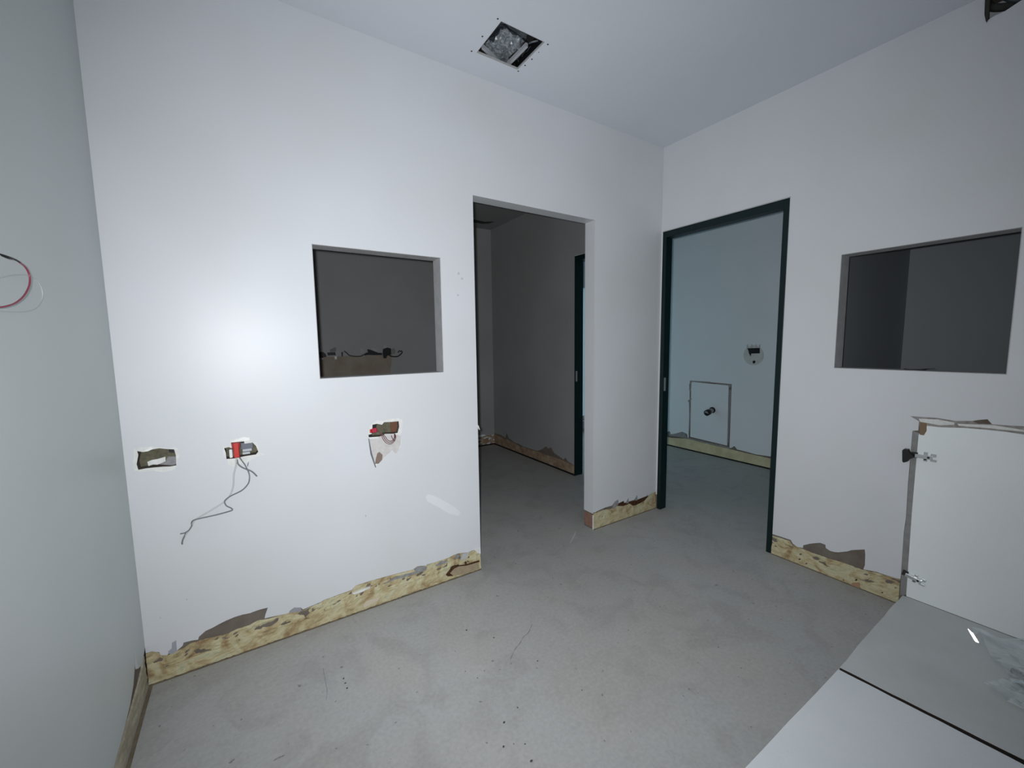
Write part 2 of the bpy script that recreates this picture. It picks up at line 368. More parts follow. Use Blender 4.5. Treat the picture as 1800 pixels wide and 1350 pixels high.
patch('plaster_flake', 'A', [(1318, 442), (1335, 390), (1400, 372), (1385, 400), (1360, 435)], O5, S5, M_PLASTER, base_back, -0.007)
patch('plaster_flake', 'A', [(1450, 352), (1502, 330), (1505, 385), (1470, 375)], O5, S5, M_WHITEPL, base_back, -0.007)
patch('plaster_flake', 'A', [(310, 752), (400, 715), (480, 690), (470, 705), (400, 738), (330, 760)], O5, S5, M_WHITEPL, base_back, -0.007)
patch('plaster_flake', 'A', [(410, 860), (440, 820), (560, 780), (550, 815), (480, 850), (420, 885)], O5, S5, mat('pinkish_adhesive', (0.58, 0.50, 0.38), 0.8), base_back, -0.0105)
patch('torn_hollow', 'A', [(1180, 580), (1210, 540), (1240, 498), (1358, 485), (1362, 460), (1372, 460), (1372, 480), (1490, 445), (1488, 458), (1370, 492), (1300, 498), (1255, 520), (1215, 562), (1250, 588), (1195, 592)], O5, S5, M_DARKBROWN, base_back, -0.0095)
patch('brown_patch', 'A', [(1250, 520), (1300, 500), (1480, 462), (1490, 520), (1380, 565), (1255, 588), (1225, 562)], O5, S5, mat('tan_paper', (0.36, 0.29, 0.19), 0.85, base2=(0.28, 0.22, 0.14), noise_scale=40), base_back, -0.0085)
patch('grey_patch', 'A', [(1268, 298), (1272, 285), (1300, 262), (1345, 262), (1352, 285)], O4, S4, mat('lilac_grey_plaster', (0.30, 0.30, 0.33), 0.85), base_back, -0.001)
patch('grey_patch', 'A', [(445, 560), (470, 540), (472, 500), (500, 485), (505, 555), (480, 575), (450, 572)], O4, S4, mat('lilac_grey_skim', (0.36, 0.36, 0.40), 0.85), base_back, -0.0015)
for q in [[(570, 855), (598, 775), (650, 733), (655, 785), (635, 830), (600, 850)], [(755, 775), (782, 718), (790, 765), (785, 785), (757, 785)], [(860, 745), (900, 677), (906, 735), (900, 748)]]:
    patch('grey_patch', 'A', q, O6, S6, M_GREYPL, base_back, 0.0, 0.004)
patch('torn_hollow', 'A', [(575, 858), (600, 835), (640, 800), (655, 785), (725, 755), (732, 785), (800, 765), (900, 745), (1030, 692), (1048, 690), (1000, 750), (910, 800), (905, 815), (850, 825), (800, 790), (725, 825), (640, 820)], O6, S6, M_DARKBROWN, base_back, 0.0015, 0.004)
# dirt line at the foot of the wall
box('dirt_line', (-L, -0.010, 0.0), (A1, 0.0, 0.003), M_DIRT, base_back)
box('dirt_line', (A2, -0.009, 0.0), (-0.002, 0.0, 0.003), M_DIRT, base_back)
box('cut_edge_and_gap_shade', (A1 - 0.001, 0.001, 0.0), (A1 + 0.002, T - 0.001, 0.115), M_GLUE_D, base_back)
fix(base_back)
# filler smear and scuffs on the paint
prism('filler_smear', [tr('A', [(748, 874), (752, 869), (765, 872), (780, 880), (800, 892), (810, 901), (806, 907), (790, 903), (768, 890), (752, 882)])], -0.0008, 0.001, 'A', M_FILL, wall_back)
sc = mat('grey_scuff', (0.50, 0.50, 0.51), 0.7)
for q in [(806, 481, 3), (812, 490, 2.5), (805, 519, 2), (328, 1054, 1.6), (282, 1086, 1.4), (643, 907, 2)]:
    prism('scuff_mark', [tr('A', [(q[0] + q[2] * math.cos(a) * random.uniform(.6, 1.2), q[1] + q[2] * math.sin(a) * random.uniform(.6, 1.2)) for a in [k * math.pi / 4 for k in range(8)]])], -0.0006, 0.001, 'A', sc, wall_back)
# splinter on the doorway edge
prism('splinter', [tr('A', [(839, 746), (841.5, 749), (843.5, 756), (841, 754)])], -0.002, 0.002, 'A', M_WHITEPL, wall_back)

# ------------------------------------------------------------------ right wall (B)
O7, S7 = (1340, 900), 0.16667
O8, S8 = (1560, 700), 0.26667
nicheL, nicheR = -1.437, -2.45
hatch_top = tr('B', [(203, 212), (207, 152), (150, 118), (200, 122), (330, 130), (450, 150), (560, 150), (600, 143), (660, 138), (690, 172), (800, 180), (900, 185)], O8, S8)
hatch_left = tr('B', [(165, 215), (150, 380), (135, 560), (122, 780), (108, 880), (100, 1000), (90, 1150), (78, 1290)], O8, S8)
hole_loop = hatch_top + [(-2.45, hatch_top[-1][1]), (-2.45, 0.035)] + hatch_left[::-1][:-1]
TRh = [(-1.540, H - 0.002), (-1.543, 2.62), (-1.549, 2.590), (-1.570, 2.597), (-1.60, 2.598), (-1.639, 2.611), (-1.70, 2.60), (-1.80, 2.62), (-1.85, H - 0.002)]
coreB = [(YR, 0), (B2, 0), (B2, BZ), (B1, BZ), (B1, 0), (D2, 0), (D2, BZ), (D1, BZ), (D1, 0), (YF, 0), (YF, H), (YR, H)]
wall_right = struct(prism('wall_right', [coreB, rect(V2, VZ1, V1, VZ2), [p for p in TRh], rect(-2.44, 0.05, -1.46, 0.90)], SK, TB - SK, 'B', M_CORE))
eB = tr('B', [(115, 235), (200, 262), (300, 295), (322, 335), (370, 370), (428, 378), (430, 352), (500, 335), (560, 328), (610, 325), (665, 345), (670, 380), (710, 408), (760, 422), (800, 425), (900, 415), (940, 402), (1010, 398), (1080, 395), (1086, 450), (1082, 560), (1065, 605), (1200, 630), (1300, 665), (1455, 708)], O7, S7)
eB[0] = (B2, eB[0][1])
yk = hatch_left[-1][0]
skinB = eB + [(hatch_left[-2][0] + 0.0005, eB[-1][1])]
skinB = eB + hatch_left[::-1][1:] + hatch_top + [(-2.45, hatch_top[-1][1]), (-2.45, 0.12), (YR, 0.12), (YR, H)]
skinB += [(-1.85, H)] + TRh[::-1][0:] + [(-1.54, H)]
skinB += [(B1 + 0.0135, H), (B1 + 0.0135, 0.11), (B1, 0.11), (B1, BZ), (B2, BZ)]
bmB = prism_bm([skinB, rect(V2, VZ1, V1, VZ2)], 0, SK, 'B')
link('paint_layer', bmB, M_PAINT, wall_right)
O9, S9 = (800, 700), 0.18519
eR = tr('B', [(385, 335), (440, 352), (475, 378), (487, 325), (510, 380), (560, 418), (600, 432), (650, 460), (780, 500), (830, 482), (860, 455), (885, 478), (910, 465), (940, 520), (1000, 560), (1025, 582), (1050, 565), (1070, 600), (1110, 630)], O9, S9)
eR[0] = (YF, eR[0][1]); eR[-1] = (D1, eR[-1][1])
skinR = eR + [(D1, BZ), (D2, BZ), (D2, 0.12), (T, 0.12), (T, H), (YF, H)]
link('rear_room_paint_layer', prism_bm([skinR], 0, SK, 'B'), M_BACKROOM, wall_right)
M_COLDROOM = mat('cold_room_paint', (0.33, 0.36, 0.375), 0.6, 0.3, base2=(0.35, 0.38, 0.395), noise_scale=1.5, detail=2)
M_BLUEROOM = mat('side_room_paint', (0.68, 0.73, 0.76), 0.6, 0.3, base2=(0.72, 0.76, 0.79), noise_scale=1.5, detail=2)
prism('side_room_paint_layer', [coreB, rect(V2, VZ1, V1, VZ2)], TB - SK, TB, 'B', M_BLUEROOM, wall_right)
win2 = struct(lining('window_2', 'B', (V2, VZ1, V1, VZ2), -0.0005, TB, 0.0025, M_PLASTER, None))
tB = tr('B', [(115, 250), (200, 278), (290, 305), (312, 345), (430, 392), (500, 420), (700, 490), (800, 520), (1000, 590), (1065, 612), (1200, 637), (1300, 668), (1455, 712)], O7, S7)
tB[0] = (B2, tB[0][1])
base_right = struct(empty('baseboard_right', (0, -1.15, 0)))
strip('adhesive_strip', 'B', tB, 0.005, 0.0, M_GLUE, base_right, amp=0.007, seed=21)
strip('adhesive_ridge', 'B', [(u, z * 0.45) for u, z in tB], 0.003, -0.004, M_GLUE, base_right, amp=0.004, seed=31, nz=8)
patch('rust_stain', 'B', [(940, 790), (950, 745), (1030, 740), (1035, 815), (1000, 815)], O7, S7, mat('rusty_adhesive', (0.36, 0.22, 0.13), 0.8), base_right, -0.0085)
for cx, cy, r in ((470, 540, 9), (995, 712, 11), (860, 714, 6), (398, 495, 10), (1270, 845, 8)):
    patch('nail_hole', 'B', [(cx + r * math.cos(k * 1.047), cy + r * 0.8 * math.sin(k * 1.047)) for k in range(6)], O7, S7, M_SHADOWGAP, base_right, -0.0085 if cy > 600 else -0.006)
box('dirt_line', (-0.009, -1.46, 0.0), (0.0, B2, 0.003), M_DIRT, base_right)
fix(base_right)
base_rr = struct(empty('baseboard_rear_room', (0, 1.7, 0)))
tR = tr('B', [(385, 345), (450, 375), (560, 420), (600, 450), (720, 492), (780, 505), (840, 530), (920, 555), (1000, 580), (1050, 605), (1110, 632)], O9, S9)
tR[0] = (YF, tR[0][1]); tR[-1] = (D1, tR[-1][1])
strip('adhesive_strip', 'B', tR, 0.016, 0.0, M_GLUE_D, base_rr, seed=41)
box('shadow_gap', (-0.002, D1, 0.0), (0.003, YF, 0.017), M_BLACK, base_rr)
strip('adhesive_strip', 'FAR', [(-L, 0.12), (-1.9, 0.12), (-0.8, 0.125), (-0.25, 0.118), (-0.2, 0.125), (-0.1, 0.13), (0, 0.13)], 0.016, -0.0005, M_GLUE_D, base_rr, seed=51)
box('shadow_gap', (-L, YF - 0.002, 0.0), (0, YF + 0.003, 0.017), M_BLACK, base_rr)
fix(base_rr)

# ------------------------------------------------------------------ left wall with its torn skirting
O10, S10 = (0, 1000), 0.2593
lw_edge = tr('LW', [(985, 570), (955, 640), (925, 690), (915, 600), (905, 565), (890, 640), (868, 820), (850, 930), (820, 1050), (780, 1210), (745, 1350)], O10, S10)
lw_edge[0] = (0.0, 0.155)
wall_left = struct(prism('wall_left', [rect(YR, 0, YF, H)], 0.008, 0.15, 'LW', M_CORE))
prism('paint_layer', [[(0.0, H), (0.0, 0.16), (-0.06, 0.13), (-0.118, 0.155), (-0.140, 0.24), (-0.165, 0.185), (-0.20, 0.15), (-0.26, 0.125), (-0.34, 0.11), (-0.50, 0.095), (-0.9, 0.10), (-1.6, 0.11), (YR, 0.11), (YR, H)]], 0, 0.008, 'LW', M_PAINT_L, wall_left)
prism('rear_room_paint_layer', [rect(T, 0.02, YF, H)], 0, 0.008, 'LW', M_BACKROOM, wall_left)
base_left = struct(empty('baseboard_left', (-L, -1.0, 0)))
strip('adhesive_strip', 'LW', [(-0.01, 0.13), (-0.06, 0.11), (-0.12, 0.10), (-0.2, 0.092), (-0.34, 0.085), (-0.6, 0.08), (-1.4, 0.08), (YR, 0.08)], 0.004, 0.002,
      mat('tan_dusty_adhesive', (0.4, 0.35, 0.25), 0.85, ramp=[(0.35, (0.34, 0.30, 0.22)), (0.65, (0.48, 0.45, 0.34))], noise_scale=14, bump=0.6), base_left, amp=0.003, seed=61)
box('dirt_line', (-L, YR, 0.0), (-L + 0.012, -0.01, 0.003), M_DIRT, base_left)
fix(base_left)

# ------------------------------------------------------------------ remaining shell
wall_far = struct(prism('wall_far', [[(-L - 0.15, 0), (XF + 0.15, 0), (XF + 0.15, H + 0.3), (-L - 0.15, H + 0.3)], rect(0.20, 0.14, 1.64, 2.15)], 0.0, 0.12, 'FAR', M_BLUEROOM))
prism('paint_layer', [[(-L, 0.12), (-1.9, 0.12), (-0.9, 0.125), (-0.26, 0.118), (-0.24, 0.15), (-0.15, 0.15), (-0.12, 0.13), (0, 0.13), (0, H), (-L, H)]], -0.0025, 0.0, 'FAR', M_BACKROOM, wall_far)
wall_side = struct(prism('wall_side_room', [rect(YR, 0, YF, H + 0.3)], SK, 0.12, 'BF', M_CORE))
wall_rear = struct(box('wall_rear', (-L - 0.15, YR - 0.1, 0), (XF + 0.15, YR, H + 0.3), M_PAINT))
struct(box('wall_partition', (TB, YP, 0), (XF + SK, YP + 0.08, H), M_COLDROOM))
struct(box('wall_left_top', (-L - 0.15, YR, H), (-L, YF, H + 0.3), M_DARK))

# side room: far wall finish with a square access panel and a round hole
O11, S11 = (1140, 560), 0.22222
eF = tr('BF', [(155, 895), (168, 893), (175, 915), (200, 912), (230, 905), (265, 895), (290, 905), (305, 915), (310, 945)], O11, S11)
gapo = tr('BF', [(328, 490), (658, 518), (640, 1022), (316, 945)], O11, S11)
eF2 = tr('BF', [(650, 1025), (655, 1022), (680, 1008), (700, 1035), (780, 1055), (850, 1075), (960, 1090)], O11, S11)
rh = tr('BF', [(832 + 82 * math.cos(a), 290 + 80 * math.sin(a)) for a in [k * math.pi / 9 for k in range(18)]], O11, S11)
skinF = [(YF, 0.115), (1.35, 0.115)] + eF + [gapo[3], gapo[0], gapo[1], gapo[2]] + eF2 + [(YP + 0.08, eF2[-1][1]), (YP + 0.08, H), (YF, H)]
prism('paint_layer', [skinF, rh], 0, SK, 'BF', M_BLUEROOM, wall_side)
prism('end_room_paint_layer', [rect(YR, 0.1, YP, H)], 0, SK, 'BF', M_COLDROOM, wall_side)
base_side = struct(empty('baseboard_side_room', (XF, 0.6, 0)))
tF = [(YF, 0.105), (1.12, 0.105)] + tr('BF', [(310, 950), (400, 975), (640, 1032), (800, 1070), (960, 1107)], O11, S11)[0:5] + [(YP + 0.08, 0.115)]
strip('adhesive_strip', 'BF', tF, 0.014, 0.0, M_GLUE_L, base_side, amp=0.002, dx=0.02, seed=71, nz=8)
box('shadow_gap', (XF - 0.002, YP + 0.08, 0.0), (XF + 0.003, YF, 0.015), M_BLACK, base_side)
patch('grey_patch', 'BF', [(158, 925), (158, 895), (175, 918), (265, 897), (290, 907), (305, 947)], O11, S11, M_GREYPL, base_side, 0.0, 0.003)
fix(base_side)
# access panel in the side room
pc = tr('BF', [(338, 500), (634, 530), (622, 1005), (330, 935)], O11, S11)
ap = empty('access_panel', at(1140 + 480 * S11, 560 + 950 * S11, 'x', XF), 'square white access panel low on the wall seen through the green door frame', 'panel')
prism('panel_board', [pc], -0.001, SK, 'BF', M_BLUEROOM, ap)
for q in ([(327, 490), (490, 500), (488, 510), (345, 501), (340, 512), (327, 515)], [(530, 512), (655, 520), (650, 545), (632, 540), (632, 528), (535, 520)], [(322, 515), (340, 520), (336, 570), (322, 568)],
          [(310, 650), (325, 640), (330, 625), (342, 632), (330, 665), (332, 760), (325, 885), (318, 885), (322, 760), (320, 665)], [(636, 562), (655, 566), (650, 640), (645, 760), (636, 900), (632, 980), (622, 975), (630, 760), (636, 640)],
          [(312, 942), (642, 1018), (642, 1030), (312, 952)]):
    patch('open_joint', 'BF', q, O11, S11, M_GREYPL, ap, -0.0015, SK)
fix(ap)
pv = at(1140 + 455 * S11, 560 + 748 * S11, 'x', XF)
pp = empty('pipe_stub', pv, 'short dark drain pipe stub poking out of the square access panel', 'pipe')
pe = at(1140 + 458 * S11, 560 + 748 * S11, 'x', XF - 0.11); ps = at(1140 + 508 * S11, 560 + 722 * S11, 'x', XF)
tube('pipe', [ps + Vector((0.01, 0, 0)), ps.lerp(pe, 0.5), pe], 0.024, mat('grey_pipe', (0.28, 0.29, 0.30), 0.5), pp, smooth=2, seg=14)
ax_ = (pe - ps).normalized()
tube('socket_end', [pe - ax_ * 0.045, pe - ax_ * 0.012, pe], 0.033, M_BLACK, pp, smooth=1, seg=16)
tube('rubber_ring', [ps - ax_ * 0.0005, ps + ax_ * 0.012], 0.034, M_BLACK, pp, smooth=1, seg=16)
fix(pp)
rb = empty('socket_hole', at(1140 + 832 * S11, 560 + 290 * S11, 'x', XF), 'round bare patch with a dark socket box in the room behind the green door frame', 'socket box')
prism('bare_plaster', [rh], 0.0012, 0.004, 'BF', mat('greyish_filler', (0.56, 0.58, 0.56), 0.9, base2=(0.48, 0.50, 0.48), noise_scale=30), rb)
patch('box', 'BF', [(780, 235), (880, 232), (880, 275), (812, 277), (808, 298), (795, 275), (790, 250)], O11, S11, M_BLACK, rb, -0.003, 0.002)
patch('screw_hole', 'BF', [(822, 338), (835, 330), (847, 338), (840, 355), (826, 355)], O11, S11, M_BLACK, rb, -0.001, 0.002)
for xx in (782, 815, 850, 878): patch('plaster_burr', 'BF', [(xx - 6, 232), (xx - 2, 205), (xx + 5, 203), (xx + 7, 232)], O11, S11, M_PLASTER, rb, -0.003, 0.002)
fix(rb)

# exterior glazed window of the side room
wf = struct(empty('window_3', (1.0, YF, 0.14)))
def wbar(x0, z0, x1, z1, d0=0.03, d1=0.09): return box('frame_bar', (x0, YF + d0, z0), (x1, YF + d1, z1), M_PAINT, wf, 0.003)
wbar(0.20, 0.14, 0.25, 2.15); wbar(1.60, 0.14, 1.64, 2.15); wbar(0.25, 0.14, 1.60, 0.20); wbar(0.25, 2.09, 1.60, 2.15); wbar(0.90, 0.20, 0.95, 2.09)
box('pane', (0.25, YF + 0.055, 0.20), (0.90, YF + 0.062, 2.09), M_GLASS, wf); box('pane', (0.95, YF + 0.055, 0.20), (1.60, YF + 0.062, 2.09), M_GLASS, wf)
box('sill', (0.33, YF - 0.05, 0.115), (1.66, YF + 0.03, 0.14), M_PAINT, wf, 0.003)
fix(wf)
# ground outside
struct(box('ground', (-6, YF + 0.15, -0.35), (8, 14, -0.25), mat('paving', (0.35, 0.35, 0.33), 0.9, base2=(0.42, 0.42, 0.4), noise_scale=3)))

# ------------------------------------------------------------------ green steel door frames
def door_frame(name, y_hi, y_lo, dp=0.066, w=0.031):
    r = struct(empty(name, (0, (y_hi + y_lo) / 2, 0)))
    def prof(y0, y1, z0, z1, nm):
        bm = box_bm((-0.004, y0, z0), (dp, y1, z1), bevel=0.002); return link(nm, bm, M_GREEN, r)
    prof(y_hi - w, y_hi, 0, BZ, 'jamb'); prof(y_lo, y_lo + w, 0, BZ, 'jamb')
    bm = box_bm((-0.004, y_lo + w, BZ - 0.045), (dp, y_hi - w, BZ), bevel=0.002); link('head', bm, M_GREEN, r)
    sp = box_bm((0.008, y_hi - w - 0.002, 0.93), (0.028, y_hi - w, 1.03), bevel=0.0006); link('strike_plate', sp, M_METAL, r)
    lip = box_bm((-0.0035, y_lo - 0.002, BZ), (0.002, y_hi + 0.002, BZ + 0.006)); link('plaster_lip', lip, M_PLASTER, r)
    fix(r); return r
door_frame('door_1', B1, B2); door_frame('door_2', D1, D2, 0.101, 0.006)

# ------------------------------------------------------------------ boxes in the big wall
def P(fr, q, o, s, d=0.0):
    ax, val, f = AX[fr]
    return at(o[0] + q[0] * s, o[1] + q[1] * s, ax, val + d)
def wall_box(outer, inner, label, cat='socket box'):
    c = FR['A'](sum(p[0] for p in inner) / len(inner), min(p[1] for p in inner), 0)
    r = empty('wall_box', c, label, cat)
    prism('plaster_rim', [outer, inner], 0.0005, 0.006, 'A', M_WHITEPL, r)
    xs = [p[0] for p in inner]; zs = [p[1] for p in inner]
    bm = bmesh.new(); a, b, c0, d0 = min(xs) - .004, max(xs) + .004, min(zs) - .004, max(zs) + .004
    for lo, hi in (((a, .048, c0), (b, .052, d0)), ((a, .0065, c0), (a + .003, .048, d0)), ((b - .003, .0065, c0), (b, .048, d0)), ((a, .0065, c0), (b, .048, c0 + .003)), ((a, .0065, d0 - .003), (b, .048, d0))):
        box_bm(lo, hi, bm)
    link('back_box', bm, M_OLIVE, r)
    return r
w1 = wall_box(r1, h1, 'empty torn-out wall box nearest the left corner of the big white wall')
prism('torn_paper', [tr('A', [(290, 565), (330, 548), (380, 540), (450, 520), (452, 560), (380, 590), (340, 588), (300, 602)], O2, S2)], 0.010, 0.013, 'A', M_WHITEPL, w1)
prism('torn_paper', [tr('A', [(250, 472), (330, 430), (345, 445), (300, 466)], O2, S2)], -0.002, 0.001, 'A', mat('bright_white_chip', (0.85, 0.85, 0.83), 0.8), w1)
prism('hardboard_piece', [tr('A', [(380, 590), (450, 560), (470, 520), (548, 520), (548, 588), (500, 598)], O2, S2)], 0.016, 0.02, 'A', M_GREYPL, w1)
prism('dark_slot', [tr('A', [(470, 450), (528, 452), (538, 495), (475, 490)], O2, S2)], 0.03, 0.034, 'A', M_BLACK, w1)
fix(w1)
w2 = wall_box(r2, h2, 'torn-out wall box with a red connector, middle of three on the big white wall')
def block(name, x0, y0, x1, y1, d0, d1, o, s, m, par, bev=0.0015, fr='A'):
    a, b = P(fr, (x0, y0), o, s), P(fr, (x1, y1), o, s)
    lo = (min(a.x, b.x), d0, min(a.z, b.z)); hi = (max(a.x, b.x), d1, max(a.z, b.z))
    return box(name, lo, hi, m, par, bev)
block('red_connector', 1048, 395, 1108, 515, -0.012, 0.02, O2, S2, M_RED, w2, 0.003)
block('red_connector_head', 1034, 393, 1112, 432, -0.008, 0.02, O2, S2, mat('darker_red_plastic', (0.28, 0.012, 0.012), 0.4), w2, 0.002)
block('grey_block', 1115, 395, 1225, 440, 0.002, 0.03, O2, S2, M_SLATE, w2)
block('metal_strap', 1130, 450, 1215, 465, 0.008, 0.02, O2, S2, M_METAL, w2, 0.0008)
block('metal_strap', 1130, 480, 1200, 492, 0.008, 0.02, O2, S2, M_METAL, w2, 0.0008)
block('white_plug', 1012, 452, 1048, 522, -0.004, 0.02, O2, S2, mat('white_plastic', (0.72, 0.74, 0.72), 0.5), w2, 0.003)
prism('torn_paper', [tr('A', [(1035, 385), (1140, 342), (1190, 346), (1195, 370), (1150, 376), (1142, 366), (1050, 386)], O2, S2)], -0.002, 0.001, 'A', mat('white_torn_edge', (0.86, 0.87, 0.84), 0.8), w2)
prism('crack', [tr('A', [(1172, 600), (1176, 575), (1186, 555), (1184, 578), (1178, 600)], O2, S2)], -0.0006, 0.001, 'A', M_SLATE, w2)
fix(w2)
def wire(name, pts, o, s, r, m, par, dist, fr='A', **k):
    ds = dist if isinstance(dist, list) else [dist] * len(pts)
    return tube(name, [P(fr, q, o, s, d) for q, d in zip(pts, ds)], r, m, par, **k)
hc = empty('hanging_cable', P('A', (1080, 515), O2, S2), 'thin grey and white cable ends dangling from the wall box with the red connector', 'cable')
wire('grey_wire', [(1105, 520), (1125, 548), (1155, 590), (1188, 660), (1192, 710), (1178, 755), (1125, 810), (1030, 858), (985, 890), (974, 912), (990, 945), (1030, 965), (1042, 980), (1020, 992), (900, 1025), (760, 1056), (700, 1073), (684, 1095), (685, 1120), (660, 1160), (625, 1183), (583, 1192)], O2, S2, 0.0025, M_GREYW, hc,
     [0.0] + [-0.012] * 3 + [-0.018] * 3 + [-0.012] * 3 + [-0.02] * 4 + [-0.012] * 3 + [-0.007] * 5)
wire('white_wire', [(1078, 515), (1074, 590), (1056, 660), (1052, 740), (1045, 790), (1022, 850), (975, 905), (870, 975), (750, 1045), (705, 1080), (685, 1120), (655, 1165), (625, 1210)], O2, S2, 0.0028, M_WHITEW, hc, [-0.008] + [-0.006] * 12)
wire('grey_wire', [(640, 1172), (625, 1205), (606, 1245), (600, 1278), (608, 1282)], O2, S2, 0.0026, M_GREYW, hc, -0.006)
wire('grey_wire', [(1084, 540), (1092, 575), (1120, 603), (1160, 622), (1215, 645), (1258, 686)], O2, S2, 0.0028, M_GREYW, hc, [0.0] + [-0.008] * 5)
fix(hc)
w3 = wall_box(r3, h3, 'torn-out wall box with looped dark red wires below the square window opening')
prism('brown_patch', [tr('A', [(670, 985), (680, 930), (692, 882), (715, 868), (745, 898), (742, 945), (705, 985)], O3, S3)], -0.0006, 0.002, 'A', mat('brown_paper_layer', (0.22, 0.16, 0.13), 0.9), w3)
prism('hanging_flap', [tr('A', [(612, 742), (700, 735), (705, 720), (760, 700), (770, 690), (900, 700), (928, 712), (922, 790), (905, 848), (878, 890), (840, 852), (745, 940), (742, 895), (715, 865), (690, 880), (668, 985), (640, 910), (620, 830)], O3, S3)], -0.0003, 0.0008, 'A', mat('torn_wallboard_paper', (0.60, 0.58, 0.57), 0.85, base2=(0.50, 0.47, 0.46), noise_scale=35, bump=0.5), w3)
prism('dark_edge', [tr('A', [(604, 735), (612, 735), (640, 880), (682, 1022), (672, 1022), (625, 890)], O3, S3)], -0.0008, 0.001, 'A', M_SLATE, w3)
prism('dark_slot', [tr('A', [(640, 605), (690, 600), (680, 640), (645, 660), (640, 720), (612, 722), (608, 700), (640, 690)], O3, S3)], 0.006, 0.01, 'A', M_BLACK, w3)
prism('rust_brown_board', [tr('A', [(835, 580), (900, 570), (905, 620), (890, 675), (840, 680)], O3, S3)], 0.02, 0.024, 'A', mat('dark_hardboard', (0.13, 0.06, 0.03), 0.8), w3)
block('red_connector', 638, 636, 690, 674, -0.003, 0.02, O3, S3, mat('crimson_plastic', (0.42, 0.02, 0.05), 0.4), w3, 0.003)
block('red_connector', 618, 645, 636, 680, -0.001, 0.015, O3, S3, M_RED, w3, 0.001)
for sc_, dep in ((1.0, 0.0), (0.84, 0.003), (0.68, 0.006)):
    wire('red_wire', [(690, 655), (722, 680)] + [(835 + (x - 835) * sc_, 700 + (y_ - 700) * sc_) for x, y_ in ((742, 725), (762, 760), (790, 784), (825, 790), (855, 770), (874, 735), (874, 705))] + [(862, 685)], O3, S3, 0.0016, M_WINE, w3, [0.004, -0.004] + [-0.007 - dep] * 7 + [0.006])
wire('red_wire', [(832, 700), (838, 725), (855, 752), (868, 760)], O3, S3, 0.0018, M_WINE, w3, [0.005, -0.01, -0.012, -0.012])
fix(w3)

# ------------------------------------------------------------------ rear room: ragged boxes in its far wall, seen through window_1
O12, S12 = (520, 410), 0.2
patch('exposed_adhesive', 'FAR', [(-80, 1085), (350, 1085), (400, 1080), (600, 1078), (770, 1068), (845, 1065), (838, 1150), (830, 1210), (800, 1400), (-80, 1500)], O12, S12, mat('brown_tile_adhesive', (0.25, 0.20, 0.155), 0.9, base2=(0.33, 0.29, 0.24), noise_scale=5, bump=0.5), wall_far, -0.004, 0.0)
def far_box(poly, label, extra=()):
    w = tr('FAR', poly, O12, S12); c = FR['FAR'](sum(p[0] for p in w) / len(w), min(p[1] for p in w), 0)
    r = empty('far_wall_box', c, label, 'socket box')
    prism('dark_recess', [w], -0.0055, -0.002, 'FAR', M_BLACK, r)
    for k, (q, m) in enumerate(extra): prism('plaster_burr', [tr('FAR', q, O12, S12)], -0.0075, -0.002, 'FAR', m, r)
    fix(r); return r
M_FARGREY = mat('dull_filler', (0.36, 0.36, 0.34), 0.9); M_FARDK = mat('dull_dark_filler', (0.20, 0.20, 0.19), 0.9)
far_box([(200, 1045), (240, 1042), (262, 1062), (270, 1085), (230, 1095), (205, 1090)], 'dark ragged socket hole, leftmost behind the square opening in the big wall', [([(225, 1098), (240, 1098), (238, 1108), (228, 1108)], M_WHITEPL)])
far_box([(275, 1048), (345, 1045), (352, 1072), (280, 1074)], 'dark flat socket hole second from left, through the square opening in the big wall', [([(300, 1022), (345, 1000), (355, 1015), (350, 1042), (300, 1045)], M_FARDK), ([(335, 1085), (358, 1080), (360, 1105), (345, 1110)], M_WHITEPL)])
far_box([(628, 1018), (680, 1030), (720, 1050), (758, 1052), (758, 1070), (690, 1072), (640, 1070), (600, 1075), (605, 1060), (632, 1050)], 'wide dark socket hole third from left, through the square opening in the big wall', [([(655, 1008), (705, 1010), (722, 1040), (700, 1042), (660, 1025)], M_FARGREY), ([(560, 1025), (575, 1008), (592, 1015), (598, 1045), (580, 1055), (562, 1050)], M_FARGREY)])
far_box([(765, 1018), (800, 1005), (835, 1012), (838, 1065), (800, 1078), (795, 1100), (770, 1098), (762, 1060)], 'largest dark socket hole, rightmost behind the square opening in the big wall', [([(765, 985), (785, 970), (805, 995), (790, 1010), (768, 1010)], M_FARGREY), ([(840, 1020), (860, 1010), (875, 1030), (870, 1060), (842, 1062)], M_FARDK)])
fw = tag(wire('loose_wires', [(815, 1060), (835, 1080), (890, 1084), (920, 1065), (935, 1045), (925, 1032)], O12, S12, 0.006, M_BLACK, None, -0.02, 'FAR'), 'black wire tail sticking out right of the rightmost hole behind the square opening', 'wire')
fw2 = tag(wire('loose_wires', [(425, 1035), (445, 1050), (480, 1076), (560, 1082), (600, 1066), (625, 1050)], O12, S12, 0.005, M_DARK, None, [-0.005, -0.015, -0.02, -0.02, -0.015, -0.004], 'FAR'), 'thin dark wire sagging between two socket holes behind the square opening', 'wire')
tag(wire('loose_wires', [(898, 1050), (905, 1038), (915, 1032), (920, 1045)], O12, S12, 0.005, M_BLACK, None, -0.012, 'FAR'), 'short black wire hook above the wire tail behind the square opening', 'wire')
tag(prism('cable_clip', [tr('FAR', [(400, 1045), (412, 1043), (412, 1082), (402, 1080)], O12, S12)], -0.012, -0.001, 'FAR', M_BLACK), 'small upright black clip between the socket holes behind the square opening', 'clip')
